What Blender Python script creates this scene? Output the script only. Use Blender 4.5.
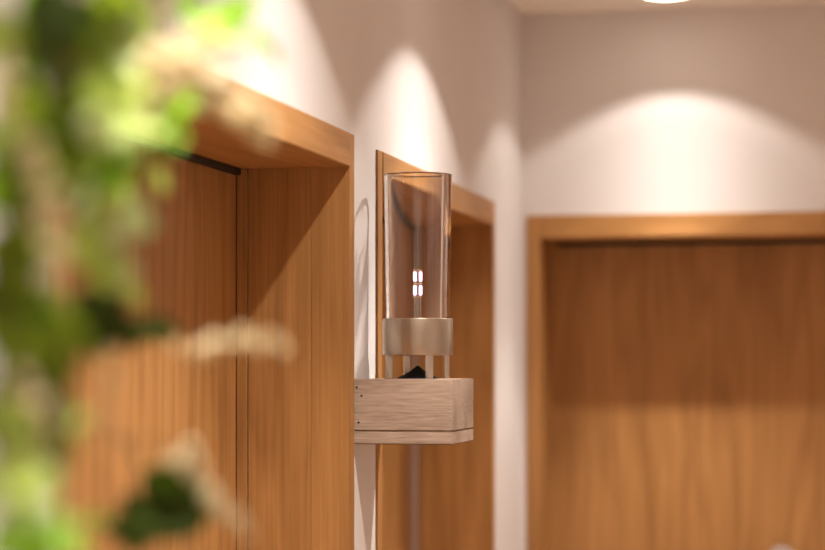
import bpy, bmesh, math, random
from mathutils import Vector, Matrix

for o in list(bpy.data.objects):
    bpy.data.objects.remove(o, do_unlink=True)
S = bpy.context.scene
C = S.collection
R = math.radians

# ------------------------------------------------------------------ camera
EYE = 1.5
FPX = 2110.0
YAW = R(12.0)
cam = bpy.data.cameras.new('camera')
cam.sensor_width = 36.0
cam.lens = FPX / 825 * 36.0
cam.shift_y = 91 / 825
cam.clip_start = 0.02
co = bpy.data.objects.new('camera', cam)
C.objects.link(co)
co.location = (0, 0, EYE)
co.rotation_euler = (R(90), 0, YAW)
cam.dof.use_dof = True
cam.dof.focus_distance = 3.36
cam.dof.aperture_fstop = 2.0
S.camera = co

# ------------------------------------------------------------------ world / exposure
w = bpy.data.worlds.new('world')
S.world = w
w.use_nodes = True
bg = w.node_tree.nodes['Background']
bg.inputs[0].default_value = (1.0, 0.93, 0.86, 1)
bg.inputs[1].default_value = 5.0
S.view_settings.view_transform = 'Standard'
S.view_settings.look = 'None'
S.view_settings.gamma = 1
S.view_settings.use_curve_mapping = False
S.view_settings.exposure = 0.12
LAMP_COL = (1.0, 0.94, 0.87)
LAMP_W = 7.5
ROOM_W = 4.0

# ------------------------------------------------------------------ layout (metres)
WX = -0.78            # face of the left wall
BY = 4.91             # face of the back wall
CEIL = EYE + 0.829
TOPS = {1: 1.8615, 2: 1.8555, 3: 1.853}   # tops of the three niche frames
HH = 0.053            # header height
ND = 0.178            # niche depth
BOT = 0.40            # bottom of the niches
RX, RY = 2.7, -2.8    # right wall, rear wall


def at(px, py, zc):
    """a world point at picture position px,py and camera depth zc"""
    xc = (px - 412.5) / FPX * zc
    up = (366 - py) / FPX * zc
    c, s = math.cos(YAW), math.sin(YAW)
    return Vector((xc * c - zc * s, xc * s + zc * c, EYE + up))


# ------------------------------------------------------------------ materials
def nodes(name):
    m = bpy.data.materials.new(name)
    m.use_nodes = True
    nt = m.node_tree
    return m, nt, nt.nodes['Principled BSDF']


def link(nt, a, b):
    nt.links.new(a, b)


def plaster(name, col, bump=0.12):
    m, nt, p = nodes(name)
    p.inputs['Roughness'].default_value = 0.85
    tc = nt.nodes.new('ShaderNodeTexCoord')
    n = nt.nodes.new('ShaderNodeTexNoise')
    n.inputs['Scale'].default_value = 6
    n.inputs['Detail'].default_value = 6
    link(nt, tc.outputs['Object'], n.inputs['Vector'])
    r = nt.nodes.new('ShaderNodeValToRGB')
    r.color_ramp.elements[0].position = 0.3
    r.color_ramp.elements[0].color = (*[c * 0.96 for c in col], 1)
    r.color_ramp.elements[1].position = 0.7
    r.color_ramp.elements[1].color = (*col, 1)
    link(nt, n.outputs['Fac'], r.inputs['Fac'])
    link(nt, r.outputs['Color'], p.inputs['Base Color'])
    n2 = nt.nodes.new('ShaderNodeTexNoise')
    n2.inputs['Scale'].default_value = 260
    link(nt, tc.outputs['Object'], n2.inputs['Vector'])
    b = nt.nodes.new('ShaderNodeBump')
    b.inputs['Strength'].default_value = bump
    b.inputs['Distance'].default_value = 0.002
    link(nt, n2.outputs['Fac'], b.inputs['Height'])
    link(nt, b.outputs['Normal'], p.inputs['Normal'])
    return m


def wood(name, dark, light, axis='z', fine=150.0, rough=0.5, ring=7.0, contrast=1.0, spec=0.35, dash=0.022):
    """timber with the grain along one axis: fine pores over broad wavy growth figure"""
    m, nt, p = nodes(name)
    p.inputs['Roughness'].default_value = rough
    p.inputs['Specular IOR Level'].default_value = spec
    tc = nt.nodes.new('ShaderNodeTexCoord')
    oi = nt.nodes.new('ShaderNodeObjectInfo')
    add = nt.nodes.new('ShaderNodeVectorMath')
    add.operation = 'MULTIPLY_ADD'
    add.inputs[1].default_value = (1, 1, 1)
    link(nt, tc.outputs['Object'], add.inputs[0])
    comb = nt.nodes.new('ShaderNodeVectorMath')
    comb.operation = 'SCALE'
    comb.inputs[0].default_value = (3.1, 2.7, 4.3)
    link(nt, oi.outputs['Random'], comb.inputs['Scale'])
    link(nt, comb.outputs[0], add.inputs[2])

    def mapped(across, along):
        mp = nt.nodes.new('ShaderNodeMapping')
        sc = [across] * 3
        sc['xyz'.index(axis)] = along
        mp.inputs['Scale'].default_value = sc
        link(nt, add.outputs[0], mp.inputs['Vector'])
        return mp.outputs[0]
    nf = nt.nodes.new('ShaderNodeTexNoise')            # pores
    nf.inputs['Scale'].default_value = 1.0
    nf.inputs['Detail'].default_value = 5
    nf.inputs['Roughness'].default_value = 0.6
    link(nt, mapped(fine, fine * dash), nf.inputs['Vector'])
    nb = nt.nodes.new('ShaderNodeTexNoise')            # growth figure, long stretched contours
    nb.inputs['Scale'].default_value = 1.0
    nb.inputs['Detail'].default_value = 2
    nb.inputs['Distortion'].default_value = 0.4
    link(nt, mapped(6.0, 0.9), nb.inputs['Vector'])
    mul = nt.nodes.new('ShaderNodeMath')
    mul.operation = 'MULTIPLY'
    mul.inputs[1].default_value = ring
    link(nt, nb.outputs['Fac'], mul.inputs[0])
    fr = nt.nodes.new('ShaderNodeMath')
    fr.operation = 'PINGPONG'
    fr.inputs[1].default_value = 0.5
    link(nt, mul.outputs[0], fr.inputs[0])
    ns = nt.nodes.new('ShaderNodeTexNoise')            # broad shade
    ns.inputs['Scale'].default_value = 1.0
    ns.inputs['Detail'].default_value = 2
    link(nt, mapped(14.0, 0.5), ns.inputs['Vector'])

    def mad(a, k, c):
        q = nt.nodes.new('ShaderNodeMath')
        q.operation = 'MULTIPLY_ADD'
        link(nt, a, q.inputs[0])
        q.inputs[1].default_value = k
        if isinstance(c, float):
            q.inputs[2].default_value = c
        else:
            link(nt, c, q.inputs[2])
        return q.outputs[0]
    v = mad(nf.outputs['Fac'], 1.1 * contrast, 0.5 - 0.55 * contrast - 0.175 * contrast - 0.25 * contrast)
    v = mad(fr.outputs[0], 0.7 * contrast, v)
    v = mad(ns.outputs['Fac'], 0.5 * contrast, v)
    mx = nt.nodes.new('ShaderNodeMix')
    mx.data_type = 'RGBA'
    mx.clamp_factor = True
    link(nt, v, mx.inputs['Factor'])
    mx.inputs['A'].default_value = (*dark, 1)
    mx.inputs['B'].default_value = (*light, 1)
    link(nt, mx.outputs['Result'], p.inputs['Base Color'])
    b = nt.nodes.new('ShaderNodeBump')
    b.inputs['Strength'].default_value = 0.12
    b.inputs['Distance'].default_value = 0.001
    link(nt, nf.outputs['Fac'], b.inputs['Height'])
    link(nt, b.outputs['Normal'], p.inputs['Normal'])
    return m


def simple(name, col, rough=0.5, metal=0.0, spec=0.5, noise=0.0, nscale=40):
    m, nt, p = nodes(name)
    p.inputs['Base Color'].default_value = (*col, 1)
    p.inputs['Roughness'].default_value = rough
    p.inputs['Metallic'].default_value = metal
    p.inputs['Specular IOR Level'].default_value = spec
    if noise:
        tc = nt.nodes.new('ShaderNodeTexCoord')
        n = nt.nodes.new('ShaderNodeTexNoise')
        n.inputs['Scale'].default_value = nscale
        link(nt, tc.outputs['Object'], n.inputs['Vector'])
        mx = nt.nodes.new('ShaderNodeMix')
        mx.data_type = 'RGBA'
        link(nt, n.outputs['Fac'], mx.inputs['Factor'])
        mx.inputs['A'].default_value = (*[c * (1 - noise) for c in col], 1)
        mx.inputs['B'].default_value = (*[min(1, c * (1 + noise)) for c in col], 1)
        link(nt, mx.outputs['Result'], p.inputs['Base Color'])
    return m


def emit(name, col, strength):
    m, nt, p = nodes(name)
    p.inputs['Base Color'].default_value = (*col, 1)
    p.inputs['Emission Color'].default_value = (*col, 1)
    p.inputs['Emission Strength'].default_value = strength
    return m


def leafmat(name, col, vein, trans=0.45):
    m, nt, p = nodes(name)
    p.inputs['Roughness'].default_value = 0.55
    p.inputs['Specular IOR Level'].default_value = 0.22
    tc = nt.nodes.new('ShaderNodeTexCoord')
    n = nt.nodes.new('ShaderNodeTexNoise')
    n.inputs['Scale'].default_value = 55
    n.inputs['Detail'].default_value = 3
    link(nt, tc.outputs['Object'], n.inputs['Vector'])
    mx = nt.nodes.new('ShaderNodeMix')
    mx.data_type = 'RGBA'
    link(nt, n.outputs['Fac'], mx.inputs['Factor'])
    mx.inputs['A'].default_value = (*col, 1)
    mx.inputs['B'].default_value = (*vein, 1)
    link(nt, mx.outputs['Result'], p.inputs['Base Color'])
    t = nt.nodes.new('ShaderNodeBsdfTranslucent')
    link(nt, mx.outputs['Result'], t.inputs['Color'])
    ms = nt.nodes.new('ShaderNodeMixShader')
    ms.inputs[0].default_value = trans
    link(nt, p.outputs[0], ms.inputs[1])
    link(nt, t.outputs[0], ms.inputs[2])
    link(nt, ms.outputs[0], nt.nodes['Material Output'].inputs['Surface'])
    return m


M = {}
M['wall'] = plaster('wall_plaster', (0.685, 0.64, 0.625))
M['ceil'] = plaster('ceiling_paint', (0.88, 0.84, 0.80), 0.05)
M['floor'] = wood('floor_oak', (0.42, 0.25, 0.15), (0.62, 0.42, 0.27), 'y', 90, 0.45)
OAK_D, OAK_L = (0.245, 0.107, 0.028), (0.495, 0.248, 0.082)
M['oak_z'] = wood('oak_upright_grain', OAK_D, OAK_L, 'z', 160)
M['oak_y'] = wood('oak_grain_along_wall', OAK_D, OAK_L, 'y', 160)
M['oak_x'] = wood('oak_grain_across_wall', OAK_D, OAK_L, 'x', 160)
M['oak_back'] = wood('oak_flat_sawn_panel', OAK_D, OAK_L, 'z', 120, ring=9.0)
M['limed'] = wood('limed_oak', (0.180, 0.118, 0.082), (0.45, 0.335, 0.258), 'x', 420, 0.65, 3.0, 1.45, 0.15, 0.06)
M['black'] = simple('black_coated_metal', (0.012, 0.011, 0.010), 0.45, 0.0, 0.3, 0.2)
M['strip'] = simple('taupe_metal', (0.42, 0.30, 0.24), 0.4, 0.35, 0.5, 0.08)
M['collar'] = simple('satin_champagne_metal', (0.47, 0.385, 0.30), 0.36, 0.9, 0.5, 0.03, 300)
M['legm'] = simple('brushed_champagne_leg', (0.52, 0.44, 0.36), 0.30, 0.95, 0.5, 0.03, 300)
M['cone'] = simple('matt_black_cone', (0.008, 0.009, 0.011), 0.55, 0, 0.3, 0.2)
M['brass'] = simple('brass', (0.75, 0.50, 0.22), 0.3, 1.0, 0.5, 0.05)
M['nail'] = simple('dark_nail', (0.03, 0.02, 0.017), 0.5, 0.3, 0.4, 0.2)
M['trimw'] = simple('white_trim', (0.75, 0.71, 0.66), 0.5, 0, 0.4, 0.02)
M['led'] = emit('led_filament', (1.0, 0.70, 0.90), 1.5)
M['lens'] = emit('downlight_lens', (1.0, 0.88, 0.74), 11.0)
M['knob'] = simple('pale_grey_lacquer', (0.27, 0.19, 0.15), 0.4, 0, 0.5, 0.05)
M['clay'] = simple('grey_clay', (0.45, 0.42, 0.39), 0.8, 0, 0.3, 0.15)
M['soil'] = simple('soil', (0.04, 0.025, 0.015), 0.95, 0, 0.2, 0.4, 90)
g, nt, p = nodes('clear_glass')
p.inputs['Base Color'].default_value = (0.985, 0.975, 0.965, 1)
p.inputs['Roughness'].default_value = 0.0
p.inputs['IOR'].default_value = 1.45
p.inputs['Transmission Weight'].default_value = 1.0
M['glass'] = g
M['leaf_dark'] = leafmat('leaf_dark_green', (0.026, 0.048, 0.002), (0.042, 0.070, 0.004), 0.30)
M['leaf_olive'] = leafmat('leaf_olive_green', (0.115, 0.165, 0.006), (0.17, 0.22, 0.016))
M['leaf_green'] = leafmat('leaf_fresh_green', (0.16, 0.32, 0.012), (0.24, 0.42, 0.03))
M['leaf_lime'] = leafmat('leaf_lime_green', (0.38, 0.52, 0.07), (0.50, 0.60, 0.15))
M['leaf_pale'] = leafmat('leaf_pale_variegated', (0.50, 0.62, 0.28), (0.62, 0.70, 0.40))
M['petal'] = leafmat('cream_floret', (0.72, 0.60, 0.34), (0.82, 0.72, 0.50), 0.35)
M['stem'] = simple('green_brown_stem', (0.12, 0.11, 0.03), 0.6, 0, 0.3, 0.25)


# ------------------------------------------------------------------ mesh helpers
def mesh_obj(name, bm, mat, parent=None, smooth=False):
    me = bpy.data.meshes.new(name)
    bmesh.ops.recalc_face_normals(bm, faces=bm.faces)
    bm.to_mesh(me)
    bm.free()
    if smooth:
        for f in me.polygons:
            f.use_smooth = True
    me.materials.append(M[mat] if isinstance(mat, str) else mat)
    o = bpy.data.objects.new(name, me)
    C.objects.link(o)
    if parent:
        o.parent = parent
    return o


def box(bm, lo, hi, bevel=0.0):
    lo, hi = Vector(lo), Vector(hi)
    r = bmesh.ops.create_cube(bm, size=1)
    for v in r['verts']:
        v.co = Vector(((v.co.x + .5) * (hi.x - lo.x) + lo.x, (v.co.y + .5) * (hi.y - lo.y) + lo.y,
                       (v.co.z + .5) * (hi.z - lo.z) + lo.z))
    if bevel:
        es = list({e for v in r['verts'] for e in v.link_edges})
        bmesh.ops.bevel(bm, geom=es, offset=bevel, segments=2, affect='EDGES', profile=0.5)


def boxes(name, lst, mat, parent=None, bevel=0.0):
    bm = bmesh.new()
    for lo, hi in lst:
        box(bm, lo, hi, bevel)
    return mesh_obj(name, bm, mat, parent)


def lathe(bm, prof, seg=64, closed=False, centre=(0, 0, 0)):
    cx, cy, cz = centre
    rings = []
    for r, z in prof:
        if r < 1e-6:
            rings.append([bm.verts.new((cx, cy, cz + z))])
        else:
            rings.append([bm.verts.new((cx + r * math.cos(2 * math.pi * k / seg), cy + r * math.sin(2 * math.pi * k / seg), cz + z))
                          for k in range(seg)])
    n = len(rings)
    for i in range(n if closed else n - 1):
        a, b = rings[i], rings[(i + 1) % n]
        for k in range(seg):
            k2 = (k + 1) % seg
            if len(a) == 1 and len(b) > 1:
                bm.faces.new((a[0], b[k], b[k2]))
            elif len(b) == 1 and len(a) > 1:
                bm.faces.new((a[k], a[k2], b[0]))
            elif len(a) > 1:
                bm.faces.new((a[k], a[k2], b[k2], b[k]))


def tube(bm, pts, rad, seg=6):
    pts = [Vector(p) for p in pts]
    prev = None
    for i, pnt in enumerate(pts):
        d = (pts[min(i + 1, len(pts) - 1)] - pts[max(i - 1, 0)]).normalized()
        u = d.cross(Vector((0.3, 0.2, 1))).normalized()
        v = d.cross(u)
        rr = rad[i] if isinstance(rad, (list, tuple)) else rad
        ring = [bm.verts.new(pnt + (u * math.cos(2 * math.pi * k / seg) + v * math.sin(2 * math.pi * k / seg)) * rr) for k in range(seg)]
        if prev:
            for k in range(seg):
                bm.faces.new((prev[k], prev[(k + 1) % seg], ring[(k + 1) % seg], ring[k]))
        else:
            bm.faces.new(ring[::-1])
        prev = ring
    bm.faces.new(prev)


def empty(name, loc, label, cat, group=None):
    o = bpy.data.objects.new(name, None)
    o.empty_display_size = 0.05
    C.objects.link(o)
    o.location = loc
    tag(o, label, cat, group)
    return o


def tag(o, label, cat, group=None):
    o['label'] = label
    o['category'] = cat
    if group:
        o['group'] = group


def struct(o, label=None):
    o['kind'] = 'structure'
    if label:
        o['label'] = label
    return o


# ------------------------------------------------------------------ the room
N1 = (1.965, 3.213)     # first niche in the left wall, along y
N2 = (3.379, 4.510)     # second niche
NB = (-0.769, 0.50)     # niche in the back wall, along x
G = 0.0008
T = 0.30                # wall thickness
DEEP = ND + 0.024       # depth of the recess in the masonry


def wall_y(lo, hi):     # a piece of the left wall
    return ((WX - T, lo, 0), (WX, hi, CEIL))


pieces = [((WX - T, RY - 0.2, 0), (WX, N1[0] - G, CEIL)),
          ((WX - T, N1[1] + G, 0), (WX, N2[0] - G, CEIL)),
          ((WX - T, N2[1] + G, 0), (WX, BY + T, CEIL))]
for (a, b), TOP in ((N1, TOPS[1]), (N2, TOPS[2])):
    pieces += [((WX - T, a - G, TOP + G), (WX, b + G, CEIL)),
               ((WX - T, a - G, 0), (WX, b + G, BOT - G)),
               ((WX - T, a - G, BOT - G), (WX - DEEP, b + G, TOP + G))]
wl = struct(boxes('wall_left', pieces, 'wall'), 'white plastered wall with two wooden niches')
wl.cycles.is_caustics_receiver = True
TOP = TOPS[3]
pieces = [((WX, BY, 0), (NB[0] - G, BY + T, CEIL)), ((NB[1] + G, BY, 0), (RX, BY + T, CEIL)),
          ((NB[0] - G, BY, TOP + G), (NB[1] + G, BY + T, CEIL)), ((NB[0] - G, BY, 0), (NB[1] + G, BY + T, BOT - G)),
          ((NB[0] - G, BY + DEEP, BOT - G), (NB[1] + G, BY + T, TOP + G))]
struct(boxes('wall_back', pieces, 'wall'), 'white plastered end wall with one wide wooden niche')
SIDE = [(-1.7, -1.52), (-0.4, -0.25), (0.6, 0.75), (1.6, 1.75)]      # unseen narrow windows, added in the right wall for streaks on the glass
ys = [RY - 0.2] + [v for q in SIDE for v in q] + [BY + T]
pieces = [((RX, RY - 0.2, 0), (RX + 0.2, BY + T, 0.3)), ((RX, RY - 0.2, 2.15), (RX + 0.2, BY + T, CEIL))]
for i in range(0, len(ys), 2):
    pieces.append(((RX, ys[i], 0.3), (RX + 0.2, ys[i + 1], 2.15)))
struct(boxes('wall_right', pieces, 'wall'))
for i, (a, b) in enumerate(SIDE):
    q = RX + 0.08
    f = 0.03
    struct(boxes('added_window_%d' % (i + 6), [((q, a, 0.3), (q + .05, a + f, 2.15)), ((q, b - f, 0.3), (q + .05, b, 2.15)),
                                         ((q, a + f, 0.3), (q + .05, b - f, 0.33)), ((q, a + f, 2.12), (q + .05, b - f, 2.15))], 'trimw'))
ADDED_WINS = [(-0.55, -0.43), (-0.10, 0.02), (0.45, 0.57), (1.05, 1.17), (1.80, 1.92)]     # tall windows added behind the camera for glass streaks and fill light
WZ0, WZ1 = 0.3, 2.15
pieces = [((WX, RY - 0.2, 0), (RX, RY, WZ0)), ((WX, RY - 0.2, WZ1), (RX, RY, CEIL))]
xs = [WX] + [v for q in ADDED_WINS for v in q] + [RX]
for i in range(0, len(xs), 2):
    pieces.append(((xs[i], RY - 0.2, WZ0), (xs[i + 1], RY, WZ1)))
struct(boxes('wall_rear', pieces, 'wall'))
for i, (a, b) in enumerate(ADDED_WINS):
    f = 0.02
    q = RY - 0.14
    struct(boxes('added_window_%d' % (i + 1), [((a, q, WZ0), (a + f, q + .05, WZ1)), ((b - f, q, WZ0), (b, q + .05, WZ1)),
                                         ((a + f, q, WZ0), (b - f, q + .05, WZ0 + f)), ((a + f, q, WZ1 - f), (b - f, q + .05, WZ1))], 'trimw'))
struct(boxes('floor', [((WX - T, RY - 0.2, -0.1), (RX + 0.2, BY + T, 0))], 'floor'))
struct(boxes('ceiling', [((WX - T, RY - 0.2, CEIL), (RX + 0.2, BY + T, CEIL + 0.1))], 'ceil'), 'smooth off-white ceiling')


# ------------------------------------------------------------------ wooden niches
# built in a local frame: u runs along the wall, d into the wall (0 = wall face), z up
PROUD = 0.004
JT = 0.032


def niche(axis, u0, u1, label, strip_mat, seams, TOP):
    L = u1 - u0
    if axis == 'y':                       # in the left wall
        root = empty('oak_niche', (WX, u0, 0), label, 'niche', None)
        cv = lambda u, d, z: (-d, u, z)
        along = 'oak_y'
    else:                                 # in the back wall
        root = empty('oak_niche', (u0, BY, 0), label, 'niche', None)
        cv = lambda u, d, z: (u, d, z)
        along = 'oak_x'

    def part(name, a, b, mat, bevel=0.0012):
        pa, pb = cv(*a), cv(*b)
        lo = [min(x, y) for x, y in zip(pa, pb)]
        hi = [max(x, y) for x, y in zip(pa, pb)]
        # each part keeps its own origin at its middle
        mid = [(x + y) / 2 for x, y in zip(lo, hi)]
        o = boxes(name, [([x - m for x, m in zip(lo, mid)], [x - m for x, m in zip(hi, mid)])], mat, root, bevel)
        o.location = mid
        return o
    part('header', (JT, -PROUD - .002, TOP - HH), (L - JT, ND, TOP), along, 0.002)
    part('bottom_board', (JT, -PROUD, BOT), (L - JT, ND, BOT + 0.03), along)
    part('back_panel', (0.004, ND + .0005, BOT + .002), (L - 0.004, ND + .018, TOP - .002), 'oak_back', 0)
    for s in (0, 1):
        a, b = (0, JT) if s == 0 else (L - JT, L)
        d0 = -PROUD
        for k, d1 in enumerate(seams):
            last = k == len(seams) - 1
            nm = 'jamb_board' if not last else 'corner_strip'
            e = 0.004 if last else 0.0
            aa, bb = (a, b + e) if s == 0 else (a - e, b)
            part(nm, (aa, d0 + (0.0002 if k == 1 else 0.0006 if k else 0), BOT), (bb, d1 - (.0002 if k == 0 else .0006), TOP - (0 if k == 0 else .0005) if not last else TOP - HH - .001),
                 'oak_z' if not last else strip_mat, 0.0006)
            d0 = d1
    part('hanging_rail', (JT + .018, ND - .012, TOP - HH - .0105), (L - JT - .016, ND - .001, TOP - HH - .0006), 'black', 0.001)
    return root


niche('y', *N1, 'oak-lined wall niche seen behind the leafy green plant', 'oak_z', (0.058, 0.160, 0.1775), TOPS[1])
niche('y', *N2, 'oak-lined wall niche behind the glass lamp', 'strip', (0.058, 0.156, 0.1775), TOPS[2])
nb = niche('x', *NB, 'wide oak-lined niche in the end wall under the arc of light', 'oak_z', (0.058, 0.160, 0.1775), TOPS[3])

# round knob on the panel of the end-wall niche
kp = at(782, 561, 5.0)
bm = bmesh.new()
lathe(bm, [(0, 0), (0.020, 0), (0.020, 0.012), (0.034, 0.014), (0.037, 0.019), (0.036, 0.026), (0.028, 0.030), (0, 0.031)], 40)
kn = mesh_obj('round_knob', bm, 'knob', None, True)
kn.rotation_euler = (R(90), 0, 0)
kn.location = (kp.x, BY + ND + 0.0004, kp.z)
tag(kn, 'round pale grey knob fixed on the panel of the end-wall niche', 'knob')

# ------------------------------------------------------------------ ceiling downlights
def beam(ld, prof):
    # reflector downlight: bright core, weak skirt, sharp cut-off at 55 degrees
    ld.spot_size = R(116)
    ld.spot_blend = 0.0
    ld.use_nodes = True
    nt = ld.node_tree
    em = nt.nodes['Emission']
    tc = nt.nodes.new('ShaderNodeTexCoord')
    sp = nt.nodes.new('ShaderNodeSeparateXYZ')
    nt.links.new(tc.outputs['Normal'], sp.inputs[0])
    ab = nt.nodes.new('ShaderNodeMath')
    ab.operation = 'ABSOLUTE'
    nt.links.new(sp.outputs[2], ab.inputs[0])
    cr = nt.nodes.new('ShaderNodeValToRGB')
    el = cr.color_ramp.elements
    while len(el) < len(prof):
        el.new(0.5)
    for e, (a, v) in zip(el, prof):
        e.position = math.cos(R(a))
        e.color = (v / 16, v / 16, v / 16, 1)
    nt.links.new(ab.outputs[0], cr.inputs[0])
    mu = nt.nodes.new('ShaderNodeMath')
    mu.operation = 'MULTIPLY'
    mu.inputs[1].default_value = 16.0
    nt.links.new(cr.outputs[0], mu.inputs[0])
    nt.links.new(mu.outputs[0], em.inputs['Strength'])


PROF = [(56, 0.0), (51.5, 1.5), (44, 2.5), (37, 4.3), (33, 8.6), (28, 12.0), (20, 15.0), (0, 16.0)]
PROF0 = [(56, 0.0), (50.5, 1.35), (44, 1.6), (37, 2.4), (31, 3.9), (27, 6.0), (22, 15.0), (0, 16.0)]
DL = [(WX + 0.36, 4.677), (WX + 0.342, 3.69), (WX + 0.342, 2.73), (WX + 0.342, 1.58), (WX + 0.342, 0.55), (WX + 0.342, -0.5),
      (0.65, 4.667), (1.75, 4.667), (0.9, 2.6), (0.9, 0.6), (0.9, -1.4), (2.2, 2.6), (2.2, 0.6), (2.2, -1.4)]  # this second batch is added out of view as general fill
for i, (x, y) in enumerate(DL):
    lab = ('round ceiling downlight near the corner, lighting the end wall' if i == 0 else
           'round ceiling downlight in the row along the niche wall' if i < 6 else 'added round fill downlight out of view over the open floor')
    d = empty('ceiling_downlight', (x, y, CEIL), lab, 'downlight', None if i == 0 else 'downlights along the niche wall' if i < 6 else 'added fill downlights over the open floor')
    if i == 0:
        bm = bmesh.new()
        lathe(bm, [(0.055, -0.0005), (0.063, -0.0005), (0.0635, -0.003), (0.061, -0.007), (0.056, -0.008), (0.055, -0.006)], 40, True)
        ring0 = mesh_obj('trim_ring', bm, 'trimw', d, True)
        bm = bmesh.new()
        lathe(bm, [(0, -0.001), (0.0545, -0.001), (0.0545, -0.006), (0.051, -0.0105), (0.042, -0.0125), (0, -0.0135)], 40)
        lens0 = mesh_obj('lens', bm, 'lens', d, True)
    else:
        for src in (ring0, lens0):
            c = src.copy()
            C.objects.link(c)
            c.parent = d
    ld = bpy.data.lights.new('downlight_beam', 'SPOT')
    ld.energy = (LAMP_W * (0.6 if i == 0 else 0.8 if i == 3 else 0.93 if i == 2 else 1.0)) if i < 6 else ROOM_W
    ld.cycles.is_caustics_light = i in (1, 2)
    ld.color = LAMP_COL
    beam(ld, PROF0 if i == 0 else PROF)
    ld.shadow_soft_size = 0.012
    lo = bpy.data.objects.new('downlight_beam', ld)
    C.objects.link(lo)
    lo.parent = d
    lo.location = (0, 0, -0.03)

# ------------------------------------------------------------------ timber bracket block on the wall
Y1, Y2 = 3.219, 3.400
PX = WX + 0.1592
ZT, ZS, ZB = 1.4796, 1.3985, 1.3775
blk = empty('bracket_block', (WX, Y1, ZB), 'limed oak block bracketed off the wall, carrying the glass lamp', 'shelf')


def lprism(name, z0, z1, mat, grow=0.0, bevel=0.001):
    n = WX + PROUD + 0.0028 - WX
    X1 = PX - WX + grow
    L2 = Y2 - Y1 + grow
    nt_ = N2[0] - Y1 - 0.0012
    pts = [(0.0006, -grow), (X1, -grow), (X1, L2), (n, L2), (n, nt_), (0.0006, nt_)]
    bm = bmesh.new()
    lo = [bm.verts.new((x, y, z0 - ZB)) for x, y in pts]
    hi = [bm.verts.new((x, y, z1 - ZB)) for x, y in pts]
    k = len(pts)
    bm.faces.new(lo[::-1])
    bm.faces.new(hi)
    for i in range(k):
        bm.faces.new((lo[i], lo[(i + 1) % k], hi[(i + 1) % k], hi[i]))
    bmesh.ops.bevel(bm, geom=list(bm.edges), offset=bevel, segments=2, affect='EDGES')
    return mesh_obj(name, bm, mat, blk)


lprism('body', ZS + 0.0006, ZT, 'limed')
lprism('bottom_board', ZB, ZS, 'limed', 0.0, 0.0016)
for px, py in ((356.8, 387), (361.8, 395.7), (358.8, 422.3)):
    q = at(px, py, 3.31)
    bm = bmesh.new()
    lathe(bm, [(0, 0.0012), (0.0012, 0.001), (0.0018, 0), (0.0018, -0.004), (0, -0.004)], 14)
    o = mesh_obj('nail', bm, 'nail', blk, True)
    o.rotation_euler = (R(90), 0, 0)
    o.location = (q.x - WX, 0.0, q.z - ZB)
    o['label'] = 'dark nail head'

# ------------------------------------------------------------------ the glass lamp
LX, LY = -0.7000, 3.334
lamp = empty('glass_lamp', (LX, LY, ZT), 'clear glass cylinder lamp with champagne metal collar on short legs', 'lamp')
ZC0, ZC1 = 0.0378, 0.0968            # collar, above the block
GT = 0.3295                          # glass rim
RC = 0.0568
# legs: four, turned so that they stand as in the photograph
for k in range(4):
    th = R(-68 + 90 * k)
    # angle measured from the viewing direction
    vx, vy = math.sin(th), -math.cos(th)
    c, s = math.cos(YAW), math.sin(YAW)
    dx, dy = vx * c - vy * s, vx * s + vy * c
    bm = bmesh.new()
    box(bm, (-0.0046, -0.0052, 0), (0.0046, 0.0052, ZC0 + 0.001), 0.0014)
    o = mesh_obj('leg', bm, 'legm', lamp)
    o.location = (dx * 0.0495, dy * 0.0495, 0)
    o.rotation_euler = (0, 0, math.atan2(dy, dx))
bm = bmesh.new()
lathe(bm, [(0, 0), (0.036, 0), (0.0335, 0.0015), (0.022, 0.0068), (0.012, 0.0125), (0.004, 0.0190), (0.0012, 0.0208), (0, 0.0211)], 64)
mesh_obj('cone', bm, 'cone', lamp, True)['label'] = 'matt black cone below the collar'
bm = bmesh.new()
lathe(bm, [(0, ZC0 + .002), (0.030, ZC0 + .002), (0.034, ZC0), (RC - .002, ZC0), (RC - .0006, ZC0 + .0006), (RC, ZC0 + .002), (RC, ZC1 - .0016),
           (RC - .0005, ZC1 - .0004), (RC - .0016, ZC1), (0.0528, ZC1), (0.0524, ZC1 - .0005), (0.0524, ZC1 - .006), (0, ZC1 - .006)], 96)
collar = mesh_obj('collar', bm, 'collar', lamp, True)
for f in collar.data.polygons:
    f.use_smooth = True
collar.data.set_sharp_from_angle(angle=R(35))
g0 = ZC1 - 0.0055
r0, r1, th = 0.0513, 0.0549, 0.0048
prof = [(r0, g0), (r0 + (r1 - r0) * .33, g0 + (GT - g0) * .33), (r0 + (r1 - r0) * .66, g0 + (GT - g0) * .66), (r1, GT - .004), (r1 + .0007, GT - .0018), (r1 + .0003, GT - .0005),
        (r1 - .0018, GT), (r1 - th + .0018, GT), (r1 - th + .0006, GT - .0005), (r1 - th, GT - .0018),
        (r0 - th + (r1 - r0) * .66, g0 + (GT - g0) * .66), (r0 - th + (r1 - r0) * .33, g0 + (GT - g0) * .33), (r0 - th, g0)]
bm = bmesh.new()
lathe(bm, prof, 160, True)
gl = mesh_obj('glass_cylinder', bm, 'glass', lamp, True)
gl.cycles.is_caustics_caster = True
gl.data.set_sharp_from_angle(angle=R(50))
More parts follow.
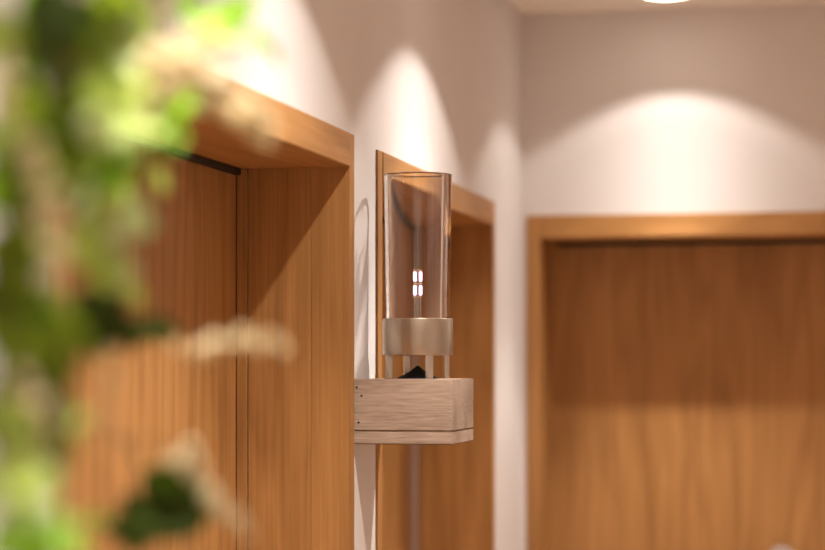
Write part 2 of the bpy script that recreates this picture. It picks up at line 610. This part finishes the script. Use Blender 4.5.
# LED module on two thin rods
led = boxes('led_post', [((-0.0051, -0.0004, ZC1 - .006), (-0.0043, 0.0004, 0.180)), ((0.0043, -0.0004, ZC1 - .006), (0.0051, 0.0004, 0.180))], 'brass', lamp)
led.rotation_euler = (0, 0, YAW)
for z in (0.1315, 0.1535, 0.1750):
    o = boxes('led_plate', [((-0.0080, -0.0016, z - .0009), (0.0080, 0.0016, z + .0009))], 'brass', led, 0.0003)
for sx in (-1, 1):
    for z in (0.1338, 0.1560):
        bm = bmesh.new()
        lathe(bm, [(0, 0), (0.0024, 0.0008), (0.0029, 0.003), (0.0029, 0.014), (0.0024, 0.0163), (0, 0.017)], 16)
        o = mesh_obj('led_filament', bm, 'led', led, True)
        o.location = (sx * 0.0046, -0.0045, z)
        o['label'] = 'glowing pinkish white filament'
bm = bmesh.new()
lathe(bm, [(0, ZC1 - .006), (0.011, ZC1 - .006), (0.011, ZC1 - .001), (0.0095, ZC1 + .001), (0, ZC1 + .001)], 32)
mesh_obj('socket', bm, 'legm', lamp, True)

# ------------------------------------------------------------------ flowering plant in a wall planter
random.seed(11)
POT = Vector((-0.665, 1.20, 1.76))
plant = empty('potted_plant', POT, 'leafy green plant with cream flower spikes trailing in front of the niche', 'plant')
P0 = POT.copy()
SOIL = Vector((0, 0, 0.146))
bm = bmesh.new()
lathe(bm, [(0, 0), (0.065, 0), (0.075, 0.01), (0.098, 0.15), (0.104, 0.155), (0.104, 0.17), (0.094, 0.17), (0.090, 0.145), (0, 0.145)], 48)
mesh_obj('pot', bm, 'clay', plant, True)
boxes('wall_bracket', [((-0.1145, -0.04, -0.008), (0.05, 0.04, -0.0005)), ((-0.1145, -0.04, -0.12), (-0.1075, 0.04, -0.008))], 'black', plant, 0.001)
bm = bmesh.new()
lathe(bm, [(0, .146), (0.086, .146), (0.086, 0.150), (0, 0.154)], 32)
mesh_obj('soil', bm, 'soil', plant, True)


def leaf_mesh(name, mat, wid, fold, droop):
    bm = bmesh.new()
    n = 7
    rows = []
    for i in range(n + 1):
        t = i / n
        wv = wid * (math.sin(math.pi * t ** 0.75) ** 0.85 if 0 < t < 1 else 0.02) * 0.5
        z = -droop * t * t
        y = t
        rows.append([bm.verts.new((-wv, y, z + fold * wv)), bm.verts.new((-wv * .5, y, z + fold * wv * .35)), bm.verts.new((0, y, z)),
                     bm.verts.new((wv * .5, y, z + fold * wv * .35)), bm.verts.new((wv, y, z + fold * wv))])
    for a, b in zip(rows, rows[1:]):
        for k in range(4):
            bm.faces.new((a[k], a[k + 1], b[k + 1], b[k]))
    me = bpy.data.meshes.new(name)
    bm.to_mesh(me)
    bm.free()
    for f in me.polygons:
        f.use_smooth = True
    me.materials.append(M[mat])
    return me


LEAF = {}
for c in ('dark', 'olive', 'green', 'lime', 'pale'):
    LEAF[c] = [leaf_mesh('leaf', 'leaf_' + c, 0.62, 0.5, 0.18), leaf_mesh('leaf', 'leaf_' + c, 0.72, 0.3, 0.30)]


def leaf(base, direction, normal, size, col):
    v = base - Vector((0, 0, EYE))
    zc = -v.x * math.sin(YAW) + v.y * math.cos(YAW)
    qx = 412.5 + FPX * (v.x * math.cos(YAW) + v.y * math.sin(YAW)) / zc
    qy = 366 - FPX * v.z / zc
    if qx < -50 or qy < -60 or qy > 600:
        return None
    d = direction.normalized()
    nrm = (normal - d * normal.dot(d)).normalized()
    x = d.cross(nrm)
    mat = Matrix((x, d, nrm)).transposed().to_4x4()
    o = bpy.data.objects.new('leaf', random.choice(LEAF[col]))
    C.objects.link(o)
    o.parent = plant
    o.matrix_local = Matrix.Translation(base - P0) @ mat @ Matrix.Scale(size, 4)
    return o


def spline(pts, n=8):
    out = []
    P = [pts[0]] + list(pts) + [pts[-1]]
    for i in range(1, len(P) - 2):
        for k in range(n):
            t = k / n
            a, b, c, d = P[i - 1], P[i], P[i + 1], P[i + 2]
            out.append(0.5 * ((2 * b) + (c - a) * t + (2 * a - 5 * b + 4 * c - d) * t * t + (3 * b - a - 3 * c + d) * t ** 3))
    out.append(pts[-1])
    return out


CAMP = Vector((0, 0, EYE))
SOILZ = 0.150


def stem(pix, r=0.0016, from_pot=True):
    pts = [at(*q) for q in pix]
    if from_pot:
        a = random.uniform(0, 6.28)
        s0 = P0 + Vector((0.04 * math.cos(a) + .03, 0.05 * math.sin(a), SOILZ))
        pts = [s0, s0.lerp(pts[0], 0.35) + Vector((0, 0, 0.05))] + pts
    cur = spline(pts)
    bm = bmesh.new()
    n = len(cur)
    tube(bm, [p - P0 for p in cur], [r * (1 - 0.6 * i / n) for i in range(n)], 6)
    mesh_obj('stem', bm, 'stem', plant, True)
    return cur


def leaves_along(cur, start, count, size, cols, spread=0.9):
    n = len(cur)
    for k in range(count):
        i = int(start * n + (n - 1 - start * n) * (k + random.random() * .6) / count)
        i = min(max(i, 1), n - 2)
        b = cur[i]
        d = (cur[i + 1] - cur[i - 1]).normalized()
        toc = (CAMP - b).normalized()
        side = d.cross(toc).normalized() * (1 if k % 2 else -1)
        dr = d * 0.5 + side * spread + Vector((random.uniform(-.5, .5), random.uniform(-.5, .5), random.uniform(-.7, .2)))
        nr = toc * random.uniform(.2, 1) + Vector((random.uniform(-.6, .6), random.uniform(-.6, .6), random.uniform(0.2, 1)))
        leaf(b, dr, nr, size * random.uniform(.75, 1.2), random.choice(cols))


def spike(pix, count=26, r=0.0045, spread=0.006):
    """cream flower spike: a thin stalk crowded with small rounded florets"""
    cur = spline([at(a_, b_, c_ - .10) for a_, b_, c_ in pix], 10)
    bm = bmesh.new()
    n = len(cur)
    tube(bm, [p - P0 for p in cur], 0.0009, 5)
    for k in range(count):
        t = (k + .5) / count
        i = min(int(t * (n - 1)), n - 2)
        b = cur[i].lerp(cur[i + 1], t * (n - 1) - i)
        off = Vector((random.gauss(0, 1), random.gauss(0, 1), random.gauss(0, 1))).normalized() * spread * (1.15 - .6 * t)
        rr = r * random.uniform(.7, 1.15) * (1.1 - .45 * t)
        res = bmesh.ops.create_icosphere(bm, subdivisions=1, radius=rr)
        sc = Vector((random.uniform(.7, 1.1), random.uniform(.7, 1.1), random.uniform(.9, 1.4)))
        for v in res['verts']:
            v.co = Vector((v.co.x * sc.x, v.co.y * sc.y, v.co.z * sc.z)) + (b + off - P0)
    o = mesh_obj('flower_spike', bm, 'petal', plant, True)
    o['label'] = 'spike of small cream florets'
    return o


def deep(px, zc):
    return zc + 0.10 + 0.14 * max(0.0, min(1.0, px / 180))


_at = at


def at(px, py, zc):
    return _at(px, py, deep(px, zc))


# stems (picture position, depth)
A = stem([(-60, -60, 1.25), (40, -20, 1.3), (130, 30, 1.38), (170, 80, 1.42), (205, 90, 1.45)])
leaves_along(A, .35, 6, .030, ['lime', 'green', 'lime', 'pale'])
B = stem([(-80, -30, 1.22), (10, 30, 1.28), (80, 90, 1.34), (115, 160, 1.40), (105, 230, 1.42), (100, 290, 1.44)])
leaves_along(B, .40, 7, .028, ['lime', 'olive', 'lime', 'green'])
Cc = stem([(-110, 20, 1.2), (-30, 120, 1.24), (10, 240, 1.28), (15, 360, 1.30), (5, 470, 1.30), (30, 560, 1.30)], 0.002)
leaves_along(Cc, .25, 6, .036, ['olive', 'green', 'olive', 'dark'])
D = stem([(-90, 60, 1.3), (-10, 160, 1.34), (30, 260, 1.42), (70, 300, 1.46), (130, 325, 1.48), (185, 350, 1.5)], 0.0014)
E = stem([(-100, 100, 1.3), (0, 230, 1.36), (40, 340, 1.42), (95, 430, 1.46), (150, 440, 1.48), (178, 452, 1.5)], 0.0014)
F = stem([(-60, -80, 1.3), (60, -40, 1.4), (160, 0, 1.48), (225, 20, 1.5), (285, 50, 1.52)], 0.0012)
leaves_along(F, .5, 6, .022, ['green', 'green', 'lime'])
Gs = stem([(-120, 60, 1.2), (-50, 200, 1.25), (-10, 340, 1.3), (30, 430, 1.36), (60, 500, 1.42), (110, 538, 1.46), (165, 505, 1.48)], 0.0013)
H = stem([(-100, 0, 1.15), (-40, 60, 1.2), (20, 40, 1.22), (90, 20, 1.25)], 0.002)
leaves_along(H, .3, 3, .036, ['dark', 'dark', 'olive'])
K = stem([(-110, 90, 1.2), (-40, 210, 1.22), (-15, 330, 1.25), (-5, 470, 1.27), (60, 560, 1.28)], 0.002)
leaves_along(K, .3, 1, .036, ['olive', 'green', 'dark', 'olive'])

# leaves placed one by one: px, py, depth, size in px, colour, heading in degrees (0 right, 90 up)
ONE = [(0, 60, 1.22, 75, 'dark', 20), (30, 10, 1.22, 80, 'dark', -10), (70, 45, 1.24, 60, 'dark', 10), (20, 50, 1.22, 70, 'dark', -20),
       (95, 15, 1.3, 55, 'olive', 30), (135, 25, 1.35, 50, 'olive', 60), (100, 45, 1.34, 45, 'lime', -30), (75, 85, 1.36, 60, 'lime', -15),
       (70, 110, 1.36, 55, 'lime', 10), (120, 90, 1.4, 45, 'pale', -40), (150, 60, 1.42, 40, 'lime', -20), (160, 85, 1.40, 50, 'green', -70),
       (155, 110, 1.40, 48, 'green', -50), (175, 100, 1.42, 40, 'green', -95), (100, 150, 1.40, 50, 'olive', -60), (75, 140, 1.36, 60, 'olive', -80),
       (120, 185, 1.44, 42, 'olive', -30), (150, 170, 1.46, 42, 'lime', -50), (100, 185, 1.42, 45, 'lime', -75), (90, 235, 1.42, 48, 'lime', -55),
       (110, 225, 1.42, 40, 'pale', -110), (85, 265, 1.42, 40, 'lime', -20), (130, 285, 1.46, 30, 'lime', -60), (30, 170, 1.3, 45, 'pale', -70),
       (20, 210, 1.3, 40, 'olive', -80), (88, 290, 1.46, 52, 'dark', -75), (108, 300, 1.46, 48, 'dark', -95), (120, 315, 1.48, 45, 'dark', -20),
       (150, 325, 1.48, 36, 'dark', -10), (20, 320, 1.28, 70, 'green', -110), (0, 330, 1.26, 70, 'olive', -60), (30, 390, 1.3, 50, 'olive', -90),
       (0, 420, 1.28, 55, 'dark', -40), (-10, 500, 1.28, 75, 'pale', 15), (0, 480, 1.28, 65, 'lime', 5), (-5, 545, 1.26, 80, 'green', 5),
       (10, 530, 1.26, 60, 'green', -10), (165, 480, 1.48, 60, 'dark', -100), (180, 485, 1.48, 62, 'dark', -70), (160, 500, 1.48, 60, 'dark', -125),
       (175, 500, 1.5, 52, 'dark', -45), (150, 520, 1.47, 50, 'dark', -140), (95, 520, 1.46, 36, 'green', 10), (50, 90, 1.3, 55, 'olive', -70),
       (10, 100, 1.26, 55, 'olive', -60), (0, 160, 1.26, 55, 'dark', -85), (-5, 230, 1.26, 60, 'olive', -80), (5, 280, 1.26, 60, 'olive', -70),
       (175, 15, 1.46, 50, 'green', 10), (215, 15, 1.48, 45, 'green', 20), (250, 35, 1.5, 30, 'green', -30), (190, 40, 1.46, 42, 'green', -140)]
allp = A + B + Cc + D + E + F + Gs + H + K
for px, py, zc, sp, col, hd in ONE:
    b = at(px, py, zc)
    a = R(hd)
    tip = at(px + math.cos(a) * 40, py - math.sin(a) * 40, zc + random.uniform(-.02, .02))
    toc = (CAMP - b).normalized()
    leaf(b, tip - b, toc + Vector((random.uniform(-.5, .5), random.uniform(-.4, .4), random.uniform(0, .9))), sp / FPX * zc, col)
    near = min(allp, key=lambda q: (q - b).length)
    bm = bmesh.new()
    mid = near.lerp(b, .5) + Vector((0, 0, 0.3 * (near - b).length * .4))
    tube(bm, [p - P0 for p in spline([near, mid, b], 5)], 0.0007, 5)
    mesh_obj('leaf_stalk', bm, 'stem', plant, True)

# fuller foliage: centre, half widths, count, leaf size in px, colours, depth
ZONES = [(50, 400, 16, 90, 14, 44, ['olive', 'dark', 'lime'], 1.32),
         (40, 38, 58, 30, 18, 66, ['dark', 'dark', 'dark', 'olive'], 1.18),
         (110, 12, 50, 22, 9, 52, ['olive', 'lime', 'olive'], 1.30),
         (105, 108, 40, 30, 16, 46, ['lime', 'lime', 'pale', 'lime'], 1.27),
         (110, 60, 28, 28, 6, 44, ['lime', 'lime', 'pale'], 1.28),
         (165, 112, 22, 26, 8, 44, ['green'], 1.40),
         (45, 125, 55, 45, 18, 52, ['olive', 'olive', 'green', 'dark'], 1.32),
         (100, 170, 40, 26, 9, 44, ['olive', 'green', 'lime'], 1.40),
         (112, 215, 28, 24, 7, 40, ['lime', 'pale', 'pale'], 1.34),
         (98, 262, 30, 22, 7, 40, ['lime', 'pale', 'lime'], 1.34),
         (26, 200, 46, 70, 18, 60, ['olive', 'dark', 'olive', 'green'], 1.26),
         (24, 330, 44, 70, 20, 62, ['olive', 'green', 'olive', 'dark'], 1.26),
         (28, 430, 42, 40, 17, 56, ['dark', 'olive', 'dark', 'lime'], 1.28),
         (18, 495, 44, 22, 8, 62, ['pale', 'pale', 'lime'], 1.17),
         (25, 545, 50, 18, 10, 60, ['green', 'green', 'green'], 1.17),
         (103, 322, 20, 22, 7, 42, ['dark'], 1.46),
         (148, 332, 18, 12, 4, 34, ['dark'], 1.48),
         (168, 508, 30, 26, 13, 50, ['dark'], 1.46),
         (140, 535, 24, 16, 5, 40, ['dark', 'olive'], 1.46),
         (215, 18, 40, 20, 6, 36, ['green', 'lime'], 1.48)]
stem_pts = allp
for cx, cy, rx, ry, n, sp, cols, zc in ZONES:
    for k in range(n):
        r_, a_ = math.sqrt(random.random()), random.uniform(0, 6.283)
        px, py = cx + rx * r_ * math.cos(a_), cy + ry * r_ * math.sin(a_)
        z_ = zc + random.uniform(-.05, .05)
        size = sp * random.uniform(.8, 1.15)
        hd = R(random.gauss(-70, 45))
        b = at(px - math.cos(hd) * size * .5, py + math.sin(hd) * size * .5, z_)
        tip = at(px + math.cos(hd) * size * .5, py - math.sin(hd) * size * .5, z_ + random.uniform(-.02, .02))
        toc = (CAMP - b).normalized()
        leaf(b, tip - b, toc + Vector((random.uniform(-.6, .6), random.uniform(-.5, .3), random.uniform(0, 1.0))), (tip - b).length, random.choice(cols))
        near = min(stem_pts, key=lambda q: (q - b).length)
        bm = bmesh.new()
        mid = near.lerp(b, .5) + Vector((0, 0, 0.12 * (near - b).length))
        tube(bm, [q - P0 for q in spline([near, mid, b], 4)], 0.0006, 4)
        mesh_obj('leaf_stalk', bm, 'stem', plant, True)

spike([(185, 350, 1.5), (220, 342, 1.5), (255, 340, 1.5), (288, 346, 1.5)], 22, .0046, .009)
spike([(178, 452, 1.5), (200, 478, 1.5), (225, 508, 1.5), (246, 532, 1.5)], 40, .0056, .008)
spike([(150, 65, 1.42), (190, 80, 1.44), (235, 105, 1.46), (268, 132, 1.48)], 46, .0088, .014)
spike([(112, 345, 1.48), (108, 390, 1.5), (110, 440, 1.52)], 16, .0038, .005)
spike([(38, 150, 1.30), (46, 210, 1.30), (54, 270, 1.32), (52, 335, 1.34)], 34, .0056, .008)
spike([(20, 380, 1.30), (40, 410, 1.30), (48, 450, 1.32)], 16, .0046, .006)
spike([(0, 70, 1.22), (8, 110, 1.22), (14, 150, 1.24)], 14, .0050, .007)
spike([(120, 85, 1.38), (140, 98, 1.38), (150, 120, 1.38)], 14, .0052, .006)
spike([(165, 60, 1.42), (205, 45, 1.46), (240, 55, 1.48)], 22, .0056, .010)
spike([(140, 90, 1.42), (165, 78, 1.44), (185, 72, 1.44), (208, 88, 1.44)], 26, .0068, .012)
